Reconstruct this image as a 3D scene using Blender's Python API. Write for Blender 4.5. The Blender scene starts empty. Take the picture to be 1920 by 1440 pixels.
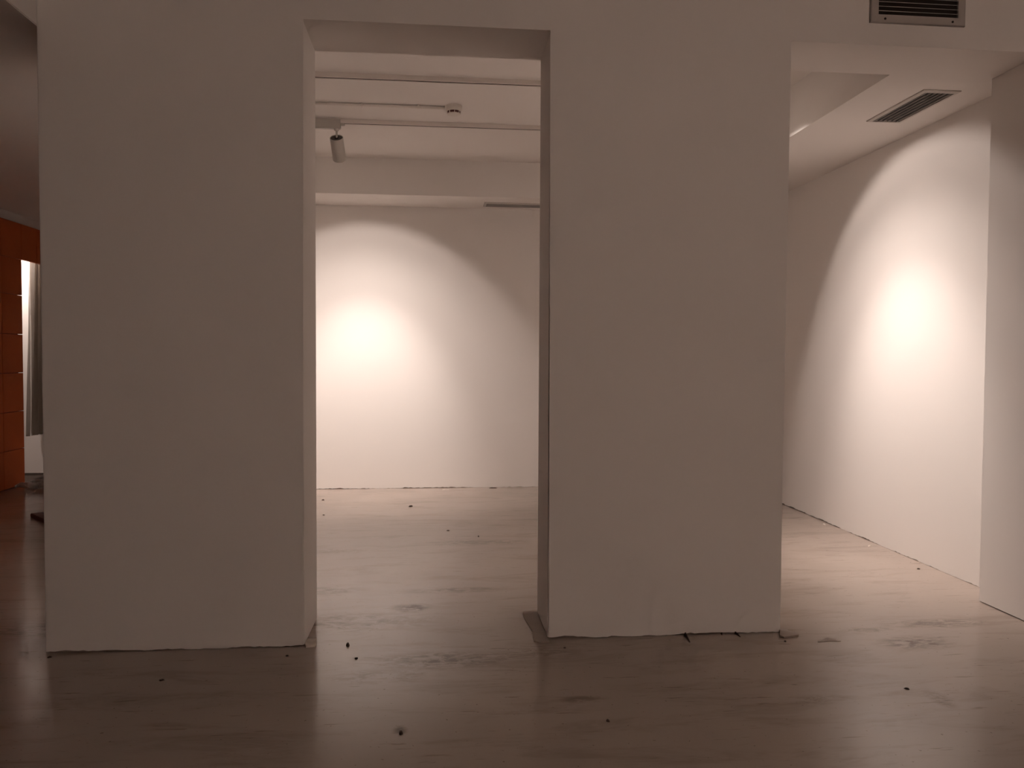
import bpy, bmesh, math, random
from mathutils import Vector, Matrix, noise

random.seed(7)
S = bpy.context.scene
COL = S.collection
R = math.radians

# ------------------------------------------------------------------ camera
F_PX, EYE = 1465.0, 1.45
yaw, pitch, roll = R(5.5), R(1.88), R(0.287)
fwd = Vector((math.sin(yaw), math.cos(yaw), 0)); rgt = Vector((math.cos(yaw), -math.sin(yaw), 0)); up = Vector((0, 0, 1))
f2 = fwd * math.cos(pitch) - up * math.sin(pitch)
u2 = up * math.cos(pitch) + fwd * math.sin(pitch)
r3 = rgt * math.cos(roll) + u2 * math.sin(roll)
u3 = u2 * math.cos(roll) - rgt * math.sin(roll)
cam_d = bpy.data.cameras.new('camera')
cam = bpy.data.objects.new('camera', cam_d); COL.objects.link(cam)
cam_d.sensor_fit = 'HORIZONTAL'; cam_d.sensor_width = 36.0; cam_d.lens = 36.0 * F_PX / 1920.0
cam_d.clip_start = 0.05; cam_d.clip_end = 100
M = Matrix((r3, u3, -f2)).transposed().to_4x4(); M.translation = (0, 0, EYE)
cam.matrix_world = M
S.camera = cam

# ------------------------------------------------------------------ world, view, light levels
w = bpy.data.worlds.new('world'); S.world = w; w.use_nodes = True
w.node_tree.nodes['Background'].inputs[0].default_value = (0, 0, 0, 1)
w.node_tree.nodes['Background'].inputs[1].default_value = 0.0
S.view_settings.view_transform = 'Standard'; S.view_settings.look = 'None'
S.view_settings.exposure = 0.36; S.view_settings.gamma = 1.0
S.view_settings.use_curve_mapping = False
S.cycles.caustics_reflective = False; S.cycles.caustics_refractive = False
S.cycles.max_bounces = 6; S.cycles.diffuse_bounces = 4; S.cycles.glossy_bounces = 3
S.cycles.use_adaptive_sampling = True; S.cycles.adaptive_threshold = 0.1; S.cycles.adaptive_min_samples = 16
S.cycles.sample_clamp_indirect = 4.0
S.cycles.use_denoising = True

LAMP_COL = (1.0, 0.872, 0.805)
BACK_LAMP = dict(hot=(168, 50, 6), mid=(122, 88, 8), wide=(40, 84, 0))      # watts, full cone and droop below the axis in degrees
RIGHT_LAMP = dict(hot=(152, 58, 12), mid=(118, 88, 12), wide=(37, 88, 0))
PIER_FILL = dict(mid=(2150, 24, 0))  # added fill for the inner room's ambient light, fixtures unseen
HALL_FILL = dict(wide=(1080, 76, 0))  # added fill for the front hall, fixture unseen
RECESS_FILL_W = 125  # watts of the lamp invented for the recess

# ------------------------------------------------------------------ materials
def mat(name, base, rough=0.8, metal=0.0, spec=0.5, bump=0.0, bscale=60, var=0.0, vscale=3, emit=None, detail=4):
    m = bpy.data.materials.new(name); m.use_nodes = True
    nt = m.node_tree; b = nt.nodes['Principled BSDF']
    b.inputs['Base Color'].default_value = (*base, 1); b.inputs['Roughness'].default_value = rough
    b.inputs['Metallic'].default_value = metal; b.inputs['Specular IOR Level'].default_value = spec
    tc = nt.nodes.new('ShaderNodeTexCoord')
    if var:
        n = nt.nodes.new('ShaderNodeTexNoise'); n.inputs['Scale'].default_value = vscale; n.inputs['Detail'].default_value = detail
        nt.links.new(tc.outputs['Object'], n.inputs['Vector'])
        mx = nt.nodes.new('ShaderNodeMix'); mx.data_type = 'RGBA'
        mx.inputs['A'].default_value = (*[c * (1 - var) for c in base], 1)
        mx.inputs['B'].default_value = (*[min(1, c * (1 + var)) for c in base], 1)
        nt.links.new(n.outputs['Fac'], mx.inputs['Factor']); nt.links.new(mx.outputs['Result'], b.inputs['Base Color'])
    if bump:
        n = nt.nodes.new('ShaderNodeTexNoise'); n.inputs['Scale'].default_value = bscale; n.inputs['Detail'].default_value = 4
        nt.links.new(tc.outputs['Object'], n.inputs['Vector'])
        bp = nt.nodes.new('ShaderNodeBump'); bp.inputs['Strength'].default_value = bump; bp.inputs['Distance'].default_value = 0.01
        nt.links.new(n.outputs['Fac'], bp.inputs['Height']); nt.links.new(bp.outputs['Normal'], b.inputs['Normal'])
    if emit:
        b.inputs['Emission Color'].default_value = (*emit[0], 1); b.inputs['Emission Strength'].default_value = emit[1]
    return m

PAINT = mat('white_wall_paint', (0.80, 0.75, 0.712), 0.85, spec=0.25, var=0.012, vscale=1.6, detail=1)
CEIL = mat('white_ceiling_paint', (0.80, 0.75, 0.712), 0.9, spec=0.2, var=0.012, vscale=1.2, detail=1)
GROUT = mat('dark_joint_gap', (0.22, 0.165, 0.13), 0.95, var=0.4, vscale=40)
PLASTER = mat('raw_plaster', (0.62, 0.54, 0.47), 0.95, bump=0.4, bscale=90, var=0.15, vscale=20)
ORANGE = mat('orange_lacquer_panel', (0.50, 0.11, 0.026), 0.65, spec=0.2, var=0.08, vscale=5)
ORANGE_BACK = mat('dark_panel_batten', (0.08, 0.02, 0.01), 0.8)
CURTAIN = mat('grey_curtain_cloth', (0.50, 0.45, 0.40), 0.95, spec=0.1, bump=0.2, bscale=300, var=0.06, vscale=30)
ALU = mat('brushed_aluminium', (0.42, 0.38, 0.35), 0.45, metal=0.6, var=0.06, vscale=25)
VENTWHITE = mat('off_white_vent_metal', (0.55, 0.50, 0.46), 0.5, spec=0.4)
SLAT = mat('grey_vent_slat', (0.42, 0.38, 0.35), 0.5, metal=0.3)
DARK = mat('dark_duct_interior', (0.018, 0.013, 0.010), 0.9)
WHITEMETAL = mat('white_lamp_enamel', (0.47, 0.43, 0.385), 0.45, spec=0.4)
LAMPCAP = mat('dark_lamp_cap', (0.10, 0.085, 0.075), 0.6)
BLACK = mat('black_plastic', (0.02, 0.017, 0.015), 0.5)
TRACKW = mat('white_track_enamel', (0.74, 0.67, 0.62), 0.5, spec=0.35)
SLOT = mat('dark_track_slot', (0.06, 0.04, 0.035), 0.7)
PLASTIC = mat('white_detector_plastic', (0.72, 0.66, 0.60), 0.5, spec=0.4)
DETDARK = mat('dark_red_detector_grille', (0.10, 0.025, 0.02), 0.5)
LENS = mat('lit_lamp_lens', (1, 0.9, 0.8), 0.4, emit=((1.0, 0.84, 0.7), 20))
CHIPDARK = mat('dark_debris', (0.055, 0.03, 0.02), 0.9, var=0.3, vscale=80)
CHIPPALE = mat('pale_plaster_debris', (0.60, 0.52, 0.45), 0.9, var=0.15, vscale=60)
PATCH = mat('old_floor_edging', (0.34, 0.27, 0.225), 0.6, bump=0.2, bscale=70, var=0.15, vscale=12)
WRAP = mat('crumpled_pale_wrap', (0.50, 0.45, 0.42), 0.35, spec=0.5, bump=0.5, bscale=60, var=0.35, vscale=14)
WOOD = mat('dark_brown_wood', (0.09, 0.035, 0.025), 0.6, var=0.25, vscale=20)
SKIRT = mat('dark_skirting', (0.09, 0.065, 0.05), 0.7)

nt = CURTAIN.node_tree; out = nt.nodes['Material Output']; tr = nt.nodes.new('ShaderNodeBsdfTranslucent')
tr.inputs['Color'].default_value = (0.42, 0.37, 0.32, 1); ms = nt.nodes.new('ShaderNodeMixShader'); ms.inputs[0].default_value = 0.35
nt.links.new(nt.nodes['Principled BSDF'].outputs[0], ms.inputs[1]); nt.links.new(tr.outputs[0], ms.inputs[2]); nt.links.new(ms.outputs[0], out.inputs['Surface'])
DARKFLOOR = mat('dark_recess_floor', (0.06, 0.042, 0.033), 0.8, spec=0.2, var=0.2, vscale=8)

def floor_material():
    m = bpy.data.materials.new('worn_resin_floor'); m.use_nodes = True
    nt = m.node_tree; N = nt.nodes; L = nt.links; b = N['Principled BSDF']
    tc = N.new('ShaderNodeTexCoord')
    def nz(scale, detail=5, rough=0.55, mapping=None, dist=0.0):
        n = N.new('ShaderNodeTexNoise'); n.inputs['Scale'].default_value = scale; n.inputs['Detail'].default_value = detail
        n.inputs['Roughness'].default_value = rough; n.inputs['Distortion'].default_value = dist
        if mapping:
            mp = N.new('ShaderNodeMapping'); mp.inputs['Scale'].default_value = mapping[0]; mp.inputs['Rotation'].default_value = (0, 0, mapping[1])
            L.new(tc.outputs['Object'], mp.inputs['Vector']); L.new(mp.outputs['Vector'], n.inputs['Vector'])
        else:
            L.new(tc.outputs['Object'], n.inputs['Vector'])
        return n.outputs['Fac']
    def rng(v, a, b_, c, d, smooth=True):
        r = N.new('ShaderNodeMapRange'); r.interpolation_type = 'SMOOTHSTEP' if smooth else 'LINEAR'
        L.new(v, r.inputs['Value'])
        for k, x in (('From Min', a), ('From Max', b_), ('To Min', c), ('To Max', d)): r.inputs[k].default_value = x
        return r.outputs['Result']
    def mth(op, a, c=None):
        x = N.new('ShaderNodeMath'); x.operation = op
        for i, v in enumerate((a, c)):
            if v is None: continue
            if isinstance(v, (int, float)): x.inputs[i].default_value = v
            else: L.new(v, x.inputs[i])
        return x.outputs[0]
    def mix(fac, a, c):  # blend by factor
        x = N.new('ShaderNodeMix'); x.data_type = 'RGBA'
        L.new(fac, x.inputs['Factor'])
        for s, v in (('A', a), ('B', c)):
            if isinstance(v, tuple): x.inputs[s].default_value = (*v, 1)
            else: L.new(v, x.inputs[s])
        return x.outputs['Result']
    big = rng(nz(0.9, 2), 0.35, 0.7, 0, 1)
    col = mix(big, FLOOR_A, FLOOR_B)
    streak = rng(nz(2.6, 5, 0.7, ((0.6, 2.6, 1), 0.12), 0.5), 0.48, 0.72, 0, 0.48)
    col = mix(streak, col, FLOOR_DIRT)
    # worn, smeared places near the doorway and the far opening (x, y, radius x, radius y, strength)
    stains = [(-0.15, 4.52, .13, .09, .75), (0.10, 4.85, .35, .07, .45), (-0.75, 4.90, .33, .10, .5), (-0.45, 4.30, .5, .18, .42),
              (0.0, 3.72, .42, .12, .5), (-0.25, 3.55, .25, .10, .35), (0.50, 3.78, .25, .10, .32), (-0.9, 5.9, .5, .10, .35), (0.3, 6.1, .5, .12, .3),
              (2.45, 3.75, .22, .10, .6), (2.75, 4.02, .35, .08, .45), (2.15, 3.11, .05, .09, .45), (2.3, 3.95, .2, .05, .4),
              (1.65, 3.15, .18, .05, .28), (0.62, 3.24, .12, .04, .4), (-0.14, 3.02, .03, .05, .5), (-1.5, 4.8, .5, .2, .3), (-2.1, 4.3, .3, .15, .4)]
    blot = nz(15, 5, 0.75, ((0.6, 1.6, 1), 0.1), 0.8)
    acc = None
    for (x, y, rx, ry, st) in stains:
        s = N.new('ShaderNodeVectorMath'); s.operation = 'SUBTRACT'; L.new(tc.outputs['Object'], s.inputs[0]); s.inputs[1].default_value = (x, y, 0)
        d = N.new('ShaderNodeVectorMath'); d.operation = 'MULTIPLY'; L.new(s.outputs[0], d.inputs[0]); d.inputs[1].default_value = (1 / rx, 1 / ry, 0)
        ln = N.new('ShaderNodeVectorMath'); ln.operation = 'LENGTH'; L.new(d.outputs[0], ln.inputs[0])
        v = rng(ln.outputs['Value'], 0.3, 1.25, st, 0)
        acc = v if acc is None else mth('MAXIMUM', acc, v)
    acc = mth('MULTIPLY', acc, rng(blot, 0.40, 0.60, 0.1, 1.45))
    col = mix(acc, col, FLOOR_STAIN)
    # fine scuffs and specks
    sc1 = rng(nz(14, 3, 0.7, ((0.25, 2.5, 1), 0.5), 0.3), 0.63, 0.70, 0, 0.45)
    col = mix(sc1, col, FLOOR_STAIN)
    sp = rng(nz(55, 1, 0.5), 0.72, 0.77, 0, 0.5)
    col = mix(sp, col, FLOOR_STAIN)
    L.new(col, b.inputs['Base Color'])
    rg = rng(big, 0.0, 1.0, FLOOR_R[0], FLOOR_R[1])
    L.new(rg, b.inputs['Roughness'])
    L.new(mth('SUBTRACT', mth('SUBTRACT', 0.5, mth('MULTIPLY', acc, 0.38)), mth('MULTIPLY', streak, 0.25)), b.inputs['Specular IOR Level']); b.inputs['IOR'].default_value = 1.6
    return m
FLOOR_A, FLOOR_B = (0.41, 0.332, 0.282), (0.46, 0.376, 0.322)
FLOOR_DIRT, FLOOR_STAIN = (0.25, 0.19, 0.155), (0.13, 0.088, 0.068)
FLOOR_R = (0.15, 0.23)
FLOOR = floor_material()

# ------------------------------------------------------------------ mesh helpers
def box(bm, lo, hi, bevel=0.0, rot=None, piv=None):
    vs = [bm.verts.new((x, y, z)) for z in (lo[2], hi[2]) for y in (lo[1], hi[1]) for x in (lo[0], hi[0])]
    fs = [(0, 2, 3, 1), (4, 5, 7, 6), (0, 1, 5, 4), (2, 6, 7, 3), (0, 4, 6, 2), (1, 3, 7, 5)]
    faces = [bm.faces.new([vs[i] for i in f]) for f in fs]
    if bevel:
        es = list({e for f in faces for e in f.edges})
        bmesh.ops.bevel(bm, geom=es, offset=bevel, segments=2, affect='EDGES', clamp_overlap=True)
    return vs

def obj(name, bm, material, parent=None, smooth=False, **props):
    me = bpy.data.meshes.new(name)
    bmesh.ops.recalc_face_normals(bm, faces=bm.faces)
    bm.to_mesh(me); bm.free()
    for m in (material if isinstance(material, (list, tuple)) else [material]): me.materials.append(m)
    if smooth:
        for p in me.polygons: p.use_smooth = True
    o = bpy.data.objects.new(name, me); COL.objects.link(o)
    if parent is not None: o.parent = parent
    for k, v in props.items(): o[k] = v
    return o

def bxo(name, lo, hi, material, parent=None, bevel=0.0, **props):
    bm = bmesh.new(); box(bm, lo, hi, bevel)
    return obj(name, bm, material, parent, **props)

def empty(name, loc, rot=(0, 0, 0), **props):
    o = bpy.data.objects.new(name, None); COL.objects.link(o)
    o.empty_display_size = 0.05; o.location = loc; o.rotation_euler = rot
    for k, v in props.items(): o[k] = v
    return o

def lathe(bm, prof, n=32, axis_m=None, cap0=True, cap1=True):
    rings = []
    for r, z in prof:
        ring = []
        for i in range(n):
            a = 2 * math.pi * i / n
            v = Vector((r * math.cos(a), r * math.sin(a), z))
            if axis_m is not None: v = axis_m @ v
            ring.append(bm.verts.new(v))
        rings.append(ring)
    for a, b in zip(rings, rings[1:]):
        for i in range(n):
            j = (i + 1) % n
            bm.faces.new((a[i], a[j], b[j], b[i]))
    if cap0: bm.faces.new(list(reversed(rings[0])))
    if cap1: bm.faces.new(rings[-1])

def struct(o, label):
    o['kind'] = 'structure'; o['label'] = label
    return o

def ragged(seed, base=0.006, amp=0.010, fine=0.005):
    def f(a):
        v = base + amp * noise.noise(Vector((a * 2.6, seed * 13.7, 0.3))) + amp * 0.7 * noise.noise(Vector((a * 8.0, seed * 3.1, 4.1))) \
            + fine * noise.noise(Vector((a * 38.0, seed * 7.7, 1.9)))
        return max(0.0006, v)
    return f

def slab(name, runs, ztop, zhead, t0, t1, axis, zb, label, bevel=0.006):
    """A wall standing on the floor: runs = [(a0,a1), ...] are the piers, heads between them at zhead; ragged foot.
    axis 'x': runs along X, thickness t0..t1 in Y; axis 'y': runs along Y, thickness t0..t1 in X."""
    pts = []
    for k, (a0, a1) in enumerate(runs):
        n = max(2, int((a1 - a0) / 0.022))
        if k: pts.append((a0, zhead))
        for i in range(n + 1):
            a = a0 + (a1 - a0) * i / n
            pts.append((a, zb(a)))
        if k < len(runs) - 1: pts.append((a1, zhead))
    pts.append((runs[-1][1], ztop)); pts.append((runs[0][0], ztop))
    bm = bmesh.new()
    P = (lambda a, z, t: (a, t, z)) if axis == 'x' else (lambda a, z, t: (t, a, z))
    A = [bm.verts.new(P(a, z, t0)) for a, z in pts]; B = [bm.verts.new(P(a, z, t1)) for a, z in pts]
    f0 = bm.faces.new(A); f1 = bm.faces.new(list(reversed(B)))
    n = len(pts)
    for i in range(n):
        j = (i + 1) % n
        bm.faces.new((A[j], A[i], B[i], B[j]))
    if bevel:
        es = []
        for e in bm.edges:
            d = e.verts[1].co - e.verts[0].co
            at_face = all(abs((v.co[1 if axis == 'x' else 0]) - t0) < 1e-6 for v in e.verts)
            if at_face and d.length > 0.3: es.append(e)
        bmesh.ops.bevel(bm, geom=es, offset=bevel, segments=2, affect='EDGES', clamp_overlap=True)
    bmesh.ops.triangulate(bm, faces=[f for f in bm.faces if len(f.verts) > 4])
    o = struct(obj(name, bm, PAINT), label)
    for a0, a1 in runs:
        q = 0.016
        lo, hi = ((a0 + q, t0 + q, -0.004), (a1 - q, t1 - q, 0.03)) if axis == 'x' else ((t0 + q, a0 + q, -0.004), (t1 - q, a1 - q, 0.03))
        bxo('mortar_joint', lo, hi, GROUT, o)
    return o

# ------------------------------------------------------------------ setting
WY0, WY1, HEAD = 3.96, 4.372, 3.11          # front wall faces, opening height
ROOM_Y, ROOM_X, CZ, SOF = 8.72, 3.46, 3.475, 3.11
LOWC = 3.02
bm = bmesh.new(); box(bm, (-7, -5, -0.15), (5.4, 10.3, 0))
struct(obj('floor', bm, FLOOR), 'worn beige resin floor with scuffs and stains')

slab('wall_front', [(-1.895, -0.66), (0.573, 1.825), (3.255, 5.2)], 4.05, HEAD, WY0, WY1, 'x', ragged(1), 'white painted partition wall with three piers and two tall openings')
slab('wall_back', [(-1.745, 3.6)], 3.7, HEAD, ROOM_Y, ROOM_Y + 0.15, 'x', ragged(2, 0.003, 0.010, 0.008), 'white back wall of the inner room lit by a spotlight')
slab('wall_right', [(WY1 - 0.002, ROOM_Y)], 3.7, HEAD, ROOM_X, ROOM_X + 0.15, 'y', ragged(3, 0.002, 0.015, 0.009), 'white right wall of the inner room with a broad pool of light')
slab('wall_left', [(7.2, 9.95)], 3.7, HEAD, -1.895, -1.745, 'y', ragged(4), 'white left wall of the inner room behind the left pier')
struct(bxo('ceiling', (-1.745, WY1 - 0.02, CZ), (ROOM_X, ROOM_Y, CZ + 0.12), CEIL), 'raised white ceiling of the inner room with lighting tracks')
struct(bxo('trim_1', (-1.745, 8.10, SOF), (ROOM_X, ROOM_Y, CZ), CEIL), 'dropped white ceiling bulkhead along the back wall')
struct(bxo('trim_2', (2.62, WY1, SOF), (ROOM_X, 8.10, CZ), CEIL), 'dropped white ceiling bulkhead along the right wall')
# hall in front
struct(bxo('ceiling_hall', (-1.895, -5, 4.0), (5.4, WY0, 4.12), CEIL), 'high white ceiling of the front hall')
bm = bmesh.new(); box(bm, (-7, -5, LOWC), (-1.895, 10.3, 4.12), 0.004)
struct(obj('ceiling_left', bm, CEIL), 'low white ceiling over the left passage')
slab('wall_hall_right', [(-5, WY0)], 4.05, HEAD, 5.2, 5.35, 'y', ragged(5), 'white right wall of the front hall')
slab('wall_hall_rear', [(-4.7, 5.2)], 4.05, HEAD, -5.15, -5.0, 'x', ragged(6), 'white rear wall of the front hall')
# left passage end and recess behind the orange panelling
slab('wall_recess', [(-7, -1.895)], 3.6, HEAD, 9.95, 10.1, 'x', lambda a: 0.03, 'white end wall of the left passage seen behind the curtain')
struct(bxo('baseboard_recess', (-7, 9.935, 0.0), (-1.895, 9.96, 0.032), SKIRT), 'dark skirting along the end wall behind the curtain')
struct(bxo('floor_recess', (-6.5, 7.5, 0.0), (-4.64, 9.945, 0.004), DARKFLOOR), 'dark floor of the curtained recess')
struct(bxo('wall_recess_left', (-6.6, 7.5, 0), (-6.5, 9.95, LOWC), PAINT), 'white side wall of the curtained recess')
struct(bxo('wall_recess_near', (-6.5, 7.4, 0), (-4.70, 7.5, LOWC), PAINT), 'white near wall of the curtained recess')

wf = bmesh.new()
box(wf, (-4.78, -5.0, 0), (-4.662, 9.235, LOWC)); box(wf, (-4.70, 9.2, 2.56), (-4.662, 9.95, LOWC))
far_left = struct(obj('wall_far_left', wf, [ORANGE_BACK]), 'wall clad in orange square panels at the end of the left passage')
struct(bxo('trim_3', (-4.70, -5.0, 2.927), (-4.635, 9.95, LOWC), CEIL), 'white strip above the orange panelled wall')
ZR = [0.004, 0.415, 0.835, 1.262, 1.690, 2.125, 2.525, 2.925]
PW = 0.42
tile_cache = {}
def tile(y0, y1, z0, z1):
    g = 0.003
    key = (round(y1 - y0, 4), round(z1 - z0, 4))
    if key not in tile_cache:
        b = bmesh.new(); box(b, (-0.034, -(y1 - y0) / 2 + g, -(z1 - z0) / 2 + g), (0, (y1 - y0) / 2 - g, (z1 - z0) / 2 - g), 0.0015)
        o = obj('panel', b, ORANGE, far_left); tile_cache[key] = o.data
    else:
        o = bpy.data.objects.new('panel', tile_cache[key]); COL.objects.link(o); o.parent = far_left
    o.location = (-4.628, (y0 + y1) / 2, (z0 + z1) / 2)
for c in range(9):
    y1 = 9.27 - c * PW
    for k in range(7): tile(y1 - PW, y1, ZR[k], ZR[k + 1])
tile(9.27, 9.27 + 0.68 / 2, ZR[6], ZR[7]); tile(9.27 + 0.34, 9.95, ZR[6], ZR[7])

# ------------------------------------------------------------------ lamps
def spot(name, parent, local, aim_dir, watts, cone, blend, radius=0.03):
    d = bpy.data.lights.new(name, 'SPOT'); d.energy = watts; d.spot_size = R(cone); d.spot_blend = blend
    d.color = LAMP_COL; d.shadow_soft_size = radius
    o = bpy.data.objects.new(name, d); COL.objects.link(o); o.parent = parent
    o.location = local; o.rotation_euler = Vector(aim_dir).to_track_quat('-Z', 'Y').to_euler()
    return o

def track_spotlight(loc, aim, label, levels, adapter_dir=(1, 0), adapter_off=-0.09, z_track=3.44):
    """loc = point where the stem leaves the adapter (under the track)."""
    e = empty('track_spotlight', loc, label=label, category='spotlight', group='cylindrical track spotlights')
    along = Vector((adapter_dir[0], adapter_dir[1], 0)); side = Vector((-along.y, along.x, 0))
    # adapter: long box under the track with stepped end
    bm = bmesh.new()
    def obox(a0, a1, s, z0, z1, bev=0.004):
        vs0 = set(bm.verts)
        box(bm, (a0, -s, z0), (a1, s, z1), bev)
        for v in set(bm.verts) - vs0:
            c = v.co.copy(); v.co = along * c.x + side * c.y + Vector((0, 0, c.z))
    obox(adapter_off - 0.14, adapter_off + 0.125, 0.021, 0.006, 0.0525)
    obox(adapter_off - 0.14, adapter_off + 0.16, 0.016, 0.036, 0.0525)
    obox(adapter_off - 0.14, adapter_off + 0.125, 0.0245, 0.012, 0.05)
    for sd in (-1, 1):
        vs0 = set(bm.verts); box(bm, (adapter_off - 0.14, sd * 0.0225 - 0.0025, 0.045), (adapter_off + 0.125, sd * 0.0225 + 0.0025, 0.082), 0.001)
        for v in set(bm.verts) - vs0:
            c = v.co.copy(); v.co = along * c.x + side * c.y + Vector((0, 0, c.z))
    obj('adapter', bm, WHITEMETAL, e)
    bm = bmesh.new(); lathe(bm, [(0.019, 0.008), (0.022, 0.004), (0.020, -0.006), (0.010, -0.012)], 24)
    obj('swivel', bm, WHITEMETAL, e, smooth=True)
    bm = bmesh.new(); lathe(bm, [(0.0085, -0.008), (0.0085, -0.075)], 16)
    obj('stem', bm, WHITEMETAL, e, smooth=True)
    piv = Vector((0, 0, -0.075))
    ax = (Vector(aim) - (Vector(loc) + piv)).normalized()
    q = ax.to_track_quat('Z', 'Y').to_matrix().to_4x4(); q.translation = piv
    r, Lh = 0.056, 0.205
    bm = bmesh.new(); lathe(bm, [(r - 0.003, -0.012), (r, -0.008), (r, Lh - 0.012), (r - 0.003, Lh - 0.008), (r - 0.006, Lh - 0.012), (r - 0.006, -0.004)], 40, q, False, False)
    obj('housing', bm, WHITEMETAL, e, smooth=True)
    bm = bmesh.new(); lathe(bm, [(r - 0.006, -0.006), (r - 0.012, -0.003), (0.016, -0.003)], 40, q, True, True)
    cap = obj('rear_cap', bm, LAMPCAP, e)
    bm = bmesh.new(); lathe(bm, [(0.017, -0.010), (0.017, 0.004), (0.010, 0.010)], 20, q)
    obj('knuckle', bm, BLACK, cap, smooth=True)
    bm = bmesh.new(); lathe(bm, [(r - 0.007, Lh - 0.032), (r - 0.007, Lh - 0.028)], 40, q)
    obj('lens', bm, LENS, e)
    side_ax = ax.cross(Vector((0, 0, 1))).normalized()
    for nm, (wt, cone, droop) in levels.items():
        spot('lamp_' + nm, e, q @ Vector((0, 0, Lh + 0.004)), Matrix.Rotation(-R(droop), 3, side_ax) @ ax, wt, cone, {'hot': 1.0, 'mid': 1.0, 'wide': 0.25}[nm])
    return e

def track(y, x0, x1, label, along='x'):
    e = empty('lighting_track', ((x0 + x1) / 2, y, CZ), label=label, category='light track', group='ceiling lighting tracks')
    h = (x1 - x0) / 2
    bm = bmesh.new()
    prof = [(-0.018, 0), (-0.018, -0.033), (-0.0125, -0.035), (-0.0125, -0.020), (0.0125, -0.020), (0.0125, -0.035), (0.018, -0.033), (0.018, 0)]
    A = [bm.verts.new((-h, a, b)) for a, b in prof]; B = [bm.verts.new((h, a, b)) for a, b in prof]
    for i in range(len(prof)):
        j = (i + 1) % len(prof); bm.faces.new((A[i], A[j], B[j], B[i]))
    bmesh.ops.triangulate(bm, faces=[bm.faces.new(A), bm.faces.new(list(reversed(B)))])
    obj('rail', bm, TRACKW, e)
    bxo('slot', (-h + 0.004, -0.0125, -0.0315), (h - 0.004, 0.0125, -0.0205), SLOT, e)
    for s in (-1, 1): bxo('end_cap', (s * h - 0.004, -0.019, -0.036), (s * h + 0.004, 0.019, 0), TRACKW, e)
    if along == 'y': e.rotation_euler = (0, 0, math.pi / 2)
    return e

track(5.735, -1.6, 2.3, 'white lighting track on the raised ceiling, nearest the doorway')
track(6.832, -1.6, 2.3, 'white lighting track on the raised ceiling carrying the cylindrical spotlight')

track_spotlight((-0.853, 6.832, 3.387), (-0.75, 8.72, 1.25), 'white cylindrical spotlight hanging from the ceiling track, aimed at the back wall', BACK_LAMP)
track_spotlight((1.78, 5.735, 3.387), (3.46, 5.3, 1.52), 'white cylindrical spotlight on the near track, aimed at the right wall', RIGHT_LAMP)
track_spotlight((1.2, 6.832, 3.387), (1.2, 4.372, 1.8), 'white cylindrical spotlight on the far track, aimed at the inner face of the middle pier', PIER_FILL)  # this one and the next are added to lift the room's bounce light
track_spotlight((-1.30, 6.832, 3.387), (-1.30, 4.372, 1.8), 'white cylindrical spotlight on the far track, aimed at the inner face of the left pier', PIER_FILL)
# unseen fill lamp added behind the camera to brighten the front wall and hall
track_spotlight((3.4, -2.2, 3.9), (4.9, -5.0, 1.6), 'white cylindrical spotlight on the hall ceiling behind the viewer', HALL_FILL)
bxo('ceiling_mount', (3.16, -2.25, 3.955), (3.46, -2.15, 4.0), TRACKW, bevel=0.004, label='white ceiling mount of the hall spotlight', category='lamp mount')  # made-up mount that carries the hall fill

# unseen fill lamp added above the curtain to brighten the recess
e = empty('downlight', (-5.1, 9.55, LOWC), label='recessed downlight in the ceiling behind the orange panelling', category='downlight')
bm = bmesh.new(); lathe(bm, [(0.075, 0), (0.078, -0.006), (0.062, -0.008), (0.060, 0)], 32, None, False, False); obj('trim_ring', bm, WHITEMETAL, e)
bm = bmesh.new(); lathe(bm, [(0.058, -0.003), (0.058, -0.001)], 32); obj('lens', bm, LENS, e)
spot('lamp_recess', e, (0, 0, -0.02), (0.04, 0.12, -1), RECESS_FILL_W, 150, 0.6, 0.05)

# ------------------------------------------------------------------ ceiling conduit and smoke detector
e = empty('cable_conduit', (-0.75, 6.385, CZ), label='thin white cable conduit running along the ceiling to the smoke detector', category='conduit')
bm = bmesh.new(); lathe(bm, [(0.0125, -0.85), (0.0125, 0.81)], 16, Matrix.Translation((0, 0, -0.0125)) @ Matrix.Rotation(math.pi / 2, 4, 'Y'))
obj('pipe', bm, TRACKW, e, smooth=True)
for x in (-0.45, 0.15, 0.6):
    bm = bmesh.new(); box(bm, (x - 0.008, -0.02, -0.027), (x + 0.008, 0.02, 0), 0.003); obj('clip', bm, TRACKW, e)
e = empty('smoke_detector', (0.132, 6.37, CZ), label='white round smoke detector with dark red ring on the raised ceiling', category='smoke detector')
bm = bmesh.new(); lathe(bm, [(0.066, 0), (0.066, -0.022), (0.062, -0.032), (0.057, -0.044)], 40); obj('base', bm, PLASTIC, e, smooth=False)
bm = bmesh.new(); lathe(bm, [(0.053, -0.044), (0.049, -0.063)], 40); ring = obj('sensor_ring', bm, DETDARK, e, smooth=True)
for i in range(8):
    a = i * math.pi / 4 + 0.1
    bm = bmesh.new(); box(bm, (-0.0022, 0.046, -0.063), (0.0022, 0.0555, -0.043))
    bmesh.ops.rotate(bm, verts=bm.verts, cent=(0, 0, 0), matrix=Matrix.Rotation(a, 3, 'Z')); obj('rib', bm, PLASTIC, ring)
bm = bmesh.new(); lathe(bm, [(0.052, -0.061), (0.050, -0.067), (0.030, -0.074), (0.010, -0.076)], 40); obj('cap', bm, PLASTIC, e, smooth=True)

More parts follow.
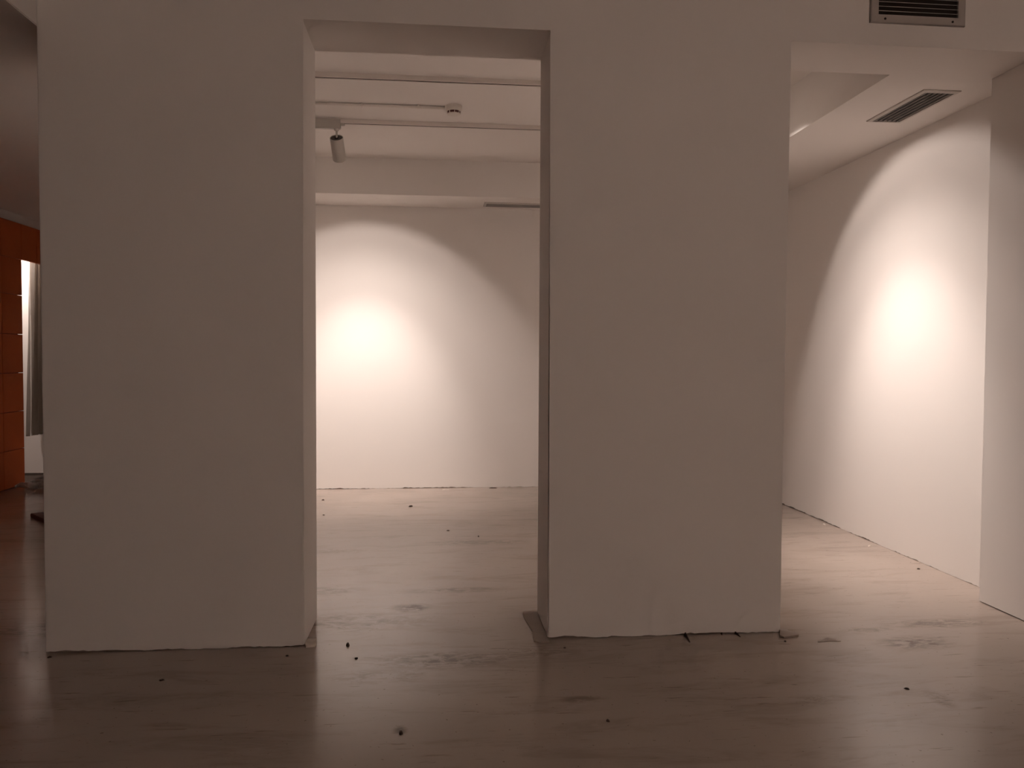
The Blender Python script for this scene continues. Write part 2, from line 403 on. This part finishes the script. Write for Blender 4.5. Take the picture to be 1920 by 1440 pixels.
# ------------------------------------------------------------------ vents
def ceiling_vent(cx, cy, lx, ly, label, rotz=0.0):
    """frame lx by ly, slats along ly, hanging at the bulkhead underside; origin at its centre."""
    e = empty('ceiling_vent', (cx, cy, SOF), (0, 0, rotz), label=label, category='air vent', group='ceiling air vents')
    f, fx = 0.028, 0.026
    bm = bmesh.new()
    hx, hy = lx / 2, ly / 2
    out = [(-hx, -hy), (hx, -hy), (hx, hy), (-hx, hy)]; inn = [(-hx + fx, -hy + f), (hx - fx, -hy + f), (hx - fx, hy - f), (-hx + fx, hy - f)]
    rings = [[bm.verts.new((x, y, z)) for x, y in p] for p, z in ((out, 0.0), (out, -0.005), ([(x * 0.985, y * 0.99) for x, y in out], -0.008), (inn, -0.012), (inn, -0.0005))]
    for a, b in zip(rings, rings[1:]):
        for i in range(4):
            j = (i + 1) % 4; bm.faces.new((a[i], a[j], b[j], b[i]))
    obj('frame', bm, VENTWHITE, e)
    bxo('backing', (-hx + fx - 0.002, -hy + f - 0.002, -0.0012), (hx - fx + 0.002, hy - f + 0.002, -0.0004), DARK, e)
    n = 6; w0 = lx - 2 * fx; first = None
    for i in range(n):
        x = -hx + fx + w0 * (i + 0.5) / n
        if first is None:
            bm = bmesh.new(); box(bm, (-0.0018, -hy + f, -0.0100), (0.0018, hy - f, -0.0012))
            o = obj('slat', bm, SLAT, e); first = o.data
        else:
            o = bpy.data.objects.new('slat', first); COL.objects.link(o); o.parent = e
        o.location.x = x
    return e
ceiling_vent(3.088, 4.90, 0.245, 0.645, 'slatted ceiling vent above the right opening, beside the lit right wall')
ceiling_vent(0.83, 8.475, 0.225, 0.66, 'slatted ceiling vent under the far bulkhead, seen through the doorway', math.pi / 2)

def wall_vent():
    e = empty('wall_vent', (2.518, WY0, 3.217), label='aluminium louvred wall vent above the right opening', category='air vent')
    W, Hh, b = 0.527, 0.32, 0.042
    bm = bmesh.new()
    out = [(-W / 2, 0), (W / 2, 0), (W / 2, Hh), (-W / 2, Hh)]; inn = [(-W / 2 + b, b), (W / 2 - b, b), (W / 2 - b, Hh - b), (-W / 2 + b, Hh - b)]
    ins = [(-W / 2 + 0.004, 0.004), (W / 2 - 0.004, 0.004), (W / 2 - 0.004, Hh - 0.004), (-W / 2 + 0.004, Hh - 0.004)]
    rings = [[bm.verts.new((x, y, z)) for x, z in p] for p, y in ((out, 0.0), (out, -0.010), (ins, -0.014), (inn, -0.014), (inn, -0.0005))]
    for a, c in zip(rings, rings[1:]):
        for i in range(4):
            j = (i + 1) % 4; bm.faces.new((a[i], a[j], c[j], c[i]))
    fr = obj('frame', bm, ALU, e)
    bxo('backing', (-W / 2 + b - 0.002, -0.0012, b - 0.002), (W / 2 - b + 0.002, -0.0003, Hh - b + 0.002), DARK, e)
    z = b + 0.019; first = None
    while z < Hh - b - 0.005:
        if first is None:
            bm = bmesh.new(); box(bm, (-W / 2 + b, -0.013, -0.0015), (W / 2 - b, -0.002, 0.0015))
            for v in bm.verts:
                if v.co.y > -0.006: v.co.z += 0.005
            o = obj('slat', bm, SLAT, e); first = o.data
        else:
            o = bpy.data.objects.new('slat', first); COL.objects.link(o); o.parent = e
        o.location.z = z; z += 0.0235
    for x in (-0.185, 0.19):
        bm = bmesh.new(); lathe(bm, [(0.006, 0), (0.006, 0.003), (0.003, 0.004)], 12, Matrix.Translation((x, -0.0135, 0.02)) @ Matrix.Rotation(math.pi / 2, 4, 'X'))
        obj('screw', bm, DARK, fr)
wall_vent()

# ------------------------------------------------------------------ curtain in the recess
def curtain():
    bm = bmesh.new(); nu, nv = 70, 46; g = []
    for j in range(nv + 1):
        t = j / nv; z = 0.51 + (2.62 - 0.51) * t
        row = []
        for i in range(nu + 1):
            s = i / nu
            y0 = 9.585 + 0.14 * t; y = y0 + (9.925 - y0) * s
            amp = 0.040 + 0.012 * (1 - t)
            ph = 2 * math.pi * (s * 2.6 + 0.10 * math.sin(3.1 * t + 1.2)) + 0.7 * noise.noise(Vector((s * 2, t * 2.4, 5)))
            x = -4.755 + amp * math.sin(ph) + 0.008 * noise.noise(Vector((s * 9, t * 3, 1)))
            row.append(bm.verts.new((x, y + 0.012 * math.cos(ph), z + 0.004 * math.sin(ph))))
        g.append(row)
    for j in range(nv):
        for i in range(nu): bm.faces.new((g[j][i], g[j][i + 1], g[j + 1][i + 1], g[j + 1][i]))
    r = bmesh.ops.solidify(bm, geom=list(bm.faces), thickness=0.003)
    e = empty('curtain', (0, 0, 0), label='grey cloth curtain hanging in folds beyond the orange panels', category='curtain')
    obj('cloth', bm, CURTAIN, e, smooth=True)
    bm = bmesh.new(); lathe(bm, [(0.012, 7.55), (0.012, 9.945)], 16, Matrix.Translation((-4.755, 0, 2.64)) @ Matrix.Rotation(-math.pi / 2, 4, 'X'))
    obj('rail', bm, WHITEMETAL, e, smooth=True)
    for i in range(6):
        bm = bmesh.new(); lathe(bm, [(0.016, -0.004), (0.016, 0.004)], 12, Matrix.Translation((-4.755, 9.74 + i * 0.033, 2.635)) @ Matrix.Rotation(-math.pi / 2, 4, 'X'), True, True)
        obj('ring', bm, WHITEMETAL, e)
curtain()

# ------------------------------------------------------------------ things lying about
def bundle():
    """crumpled pale wrapping at the foot of the orange wall"""
    e = empty('wrapping_bundle', (-4.33, 9.0, 0), (0, 0, R(28)), label='crumpled pale wrapping lying at the foot of the orange panelled wall', category='wrapping')
    def tube(pts, rad, seed, name):
        bm = bmesh.new(); rings = []; n = 18; m = len(pts)
        for k, (p, r) in enumerate(zip(pts, rad)):
            ring = []
            for i in range(n):
                a = 2 * math.pi * i / n
                rr = r * (1 + 0.35 * noise.noise(Vector((p[0] * 22, math.cos(a) * 1.4 + seed, math.sin(a) * 1.4))))
                ring.append(bm.verts.new((p[0], p[1] + rr * math.cos(a) * 1.2, max(0.001, p[2] + rr * math.sin(a)))))
            rings.append(ring)
        for a, b in zip(rings, rings[1:]):
            for i in range(n): bm.faces.new((a[i], a[(i + 1) % n], b[(i + 1) % n], b[i]))
        bm.faces.new(list(reversed(rings[0]))); bm.faces.new(rings[-1])
        return obj(name, bm, WRAP, e)
    N = 26
    tube([(-0.24 + 0.5 * i / N, 0.02 * math.sin(i * .7), 0.034 + 0.012 * math.sin(i * .5)) for i in range(N + 1)],
         [0.012 + 0.030 * min(1, i / 6) for i in range(N + 1)], 1.0, 'roll')
    tube([(-0.08 + 0.42 * i / N, 0.015 + 0.015 * math.sin(i * .9), 0.075 + 0.06 * i / N) for i in range(N + 1)],
         [0.007 + 0.010 * min(1, i / 5) for i in range(N + 1)], 5.0, 'fold')
bundle()
o = bxo('wood_offcut', (0, -0.05, 0), (0.42, 0.05, 0.035), WOOD, bevel=0.004, label='dark brown wood offcut on the floor beyond the left pier', category='wood offcut')
o.location = (-3.60, 7.40, 0); o.rotation_euler = (0, 0, R(-48))

def flat(name, pts, h, material, bevel=0.0, tilt=None, **props):
    """thin irregular plate from an outline on the floor"""
    cx = sum(p[0] for p in pts) / len(pts); cy = sum(p[1] for p in pts) / len(pts)
    bm = bmesh.new()
    A = [bm.verts.new((x - cx, y - cy, 0.0003)) for x, y in pts]
    B = [bm.verts.new((x - cx + random.uniform(-.001, .001), y - cy, h + random.uniform(-.0006, .0006))) for x, y in pts]
    bm.faces.new(list(reversed(A))); bm.faces.new(B); n = len(pts)
    for i in range(n):
        j = (i + 1) % n; bm.faces.new((A[i], A[j], B[j], B[i]))
    bmesh.ops.triangulate(bm, faces=[f for f in bm.faces if len(f.verts) > 4])
    o = obj(name, bm, material, **props); o.location = (cx, cy, 0)
    if tilt: o.rotation_euler = tilt
    return o
flat('floor_edging', [(0.493, 4.402), (0.500, 4.408), (0.571, 4.400), (0.571, 4.30), (0.572, 3.958), (0.576, 3.90), (0.52, 3.903), (0.497, 3.925), (0.499, 3.99), (0.508, 4.06), (0.503, 4.12), (0.492, 4.22), (0.487, 4.31), (0.489, 4.37)],
     0.007, PATCH, label='loose strip of old floor edging along the right doorway jamb', category='floor edging')
flat('plaster_flake', [(-0.654, 4.035), (-0.61, 4.038), (-0.603, 3.98), (-0.606, 3.945), (-0.648, 3.935), (-0.657, 3.97)], 0.012, CHIPPALE, label='pale plaster flake at the foot of the left doorway jamb', category='plaster flake')
flat('plaster_flake', [(1.83, 3.99), (1.86, 3.97), (1.895, 3.895), (1.885, 3.885), (1.80, 3.865), (1.79, 3.89), (1.815, 3.945)], 0.010, PATCH, label='plaster flake at the right corner of the middle pier', category='plaster flake')
flat('plaster_flake', [(1.99, 3.83), (2.03, 3.86), (2.06, 3.825), (2.075, 3.80), (2.02, 3.805), (1.95, 3.80)], 0.0025, PATCH, label='thin flake on the floor in the right opening, near the middle pier', category='plaster flake')
# loosened slivers standing out of the foot of the middle pier
def sliver(x0, y0, x1, y1, h, label):
    bm = bmesh.new(); d = Vector((x1 - x0, y1 - y0, 0)); p = Vector((-d.y, d.x, 0)).normalized() * 0.0025
    a, b = Vector((x0, y0, 0.0005)), Vector((x1, y1, 0.0005))
    low = [bm.verts.new(v) for v in (a + p, a - p, b - p * .4, b + p * .4)]
    top = [bm.verts.new(v) for v in (a + p + Vector((0.004, 0, h)), a - p + Vector((0.004, 0, h)), b - p * .4 + Vector((0, 0, .004)), b + p * .4 + Vector((0, 0, .004)))]
    bm.faces.new(list(reversed(low))); bm.faces.new(top)
    for i in range(4): bm.faces.new((low[i], low[(i + 1) % 4], top[(i + 1) % 4], top[i]))
    obj('plaster_sliver', bm, CHIPDARK, label=label, category='plaster sliver')
sliver(1.300, 3.958, 1.293, 3.85, 0.014, 'longer dark plaster sliver sticking out from the foot of the middle pier')
sliver(1.572, 3.958, 1.580, 3.90, 0.010, 'shorter dark plaster sliver at the foot of the middle pier, nearer the right opening')
sliver(1.497, 3.958, 1.495, 3.935, 0.008, 'tiny dark plaster nub between the two slivers of the middle pier')

def chip(x, y, sx, sy, h, ang, material, label):
    sx *= 0.8; sy *= 0.8; h *= 0.8
    bm = bmesh.new(); n = 9
    A, B = [], []
    for i in range(n):
        a = 2 * math.pi * i / n; k = random.uniform(0.7, 1.15)
        A.append(bm.verts.new((sx * k * math.cos(a), sy * k * math.sin(a), 0.0004)))
        B.append(bm.verts.new((sx * .6 * k * math.cos(a), sy * .6 * k * math.sin(a), h * random.uniform(.7, 1.1))))
    bm.faces.new(list(reversed(A))); bm.faces.new(B)
    for i in range(n): bm.faces.new((A[i], A[(i + 1) % n], B[(i + 1) % n], B[i]))
    o = obj('debris_chip', bm, material, label=label, category='debris', group='small bits of debris on the floor')
    o.location = (x, y, 0); o.rotation_euler = (0, 0, ang)
D, Pp = CHIPDARK, CHIPPALE
for c in [
    (-0.251, 7.633, .026, .020, .014, .4, D, 'dark curled crumb on the inner room floor below the spotlit patch'),
    (-1.146, 8.038, .022, .016, .012, .5, D, 'dark crumb near the back wall beside the left doorway jamb'),
    (-1.033, 7.273, .014, .010, .008, .2, D, 'tiny dark speck beside the left jamb, nearer than the crumb by the back wall'),
    (0.096, 6.543, .020, .018, .008, .1, D, 'flat dark speck in the middle of the inner room floor'),
    (0.339, 6.308, .009, .022, .010, .1, D, 'thin upright dark speck right of the inner room floor centre'),
    (-0.445, 3.954, .013, .030, .014, .15, D, 'reddish brown crumb on the doorway threshold near the left jamb'),
    (-0.384, 3.773, .011, .013, .008, .3, D, 'small dark crumb just in front of the doorway threshold'),
    (-0.135, 2.999, .012, .018, .010, .3, D, 'dark crumb on the hall floor at the bottom middle of the picture'),
    (-1.224, 3.587, .014, .010, .007, .3, D, 'dark crumb on the hall floor in front of the left pier'),
    (-1.854, 3.909, .014, .009, .007, .3, D, 'dark crumb at the left corner of the left pier'),
    (-0.722, 3.835, .010, .008, .006, .3, D, 'dark speck at the right end of the left pier'),
    (0.641, 3.828, .009, .009, .006, .3, D, 'dark round speck at the left corner of the middle pier'),
    (2.067, 3.219, .016, .009, .007, -.5, D, 'dark crumb on the hall floor in front of the right opening'),
    (0.685, 3.032, .010, .016, .007, .2, D, 'faint dark crumb on the hall floor in front of the middle pier'),
    (1.198, 3.894, .010, .008, .006, 0, Pp, 'pale plaster crumb at the foot of the middle pier'),
    (1.787, 3.822, .009, .010, .006, 0, D, 'dark speck below the right corner of the middle pier'),
    (3.335, 5.091, .016, .014, .008, .3, D, 'dark crumb near the foot of the lit right wall'),
    (0.10, 8.60, .05, .012, .008, .05, Pp, 'pale plaster splinter along the foot of the back wall'),
    (0.62, 8.66, .07, .014, .010, -.03, D, 'dark splinter along the foot of the back wall at right'),
    (3.36, 5.75, .03, .02, .010, 1.2, Pp, 'pale plaster crumb along the foot of the right wall'),
    (3.40, 6.55, .03, .015, .010, 1.5, Pp, 'pale plaster crumb at the far foot of the right wall'),
]: chip(*c)
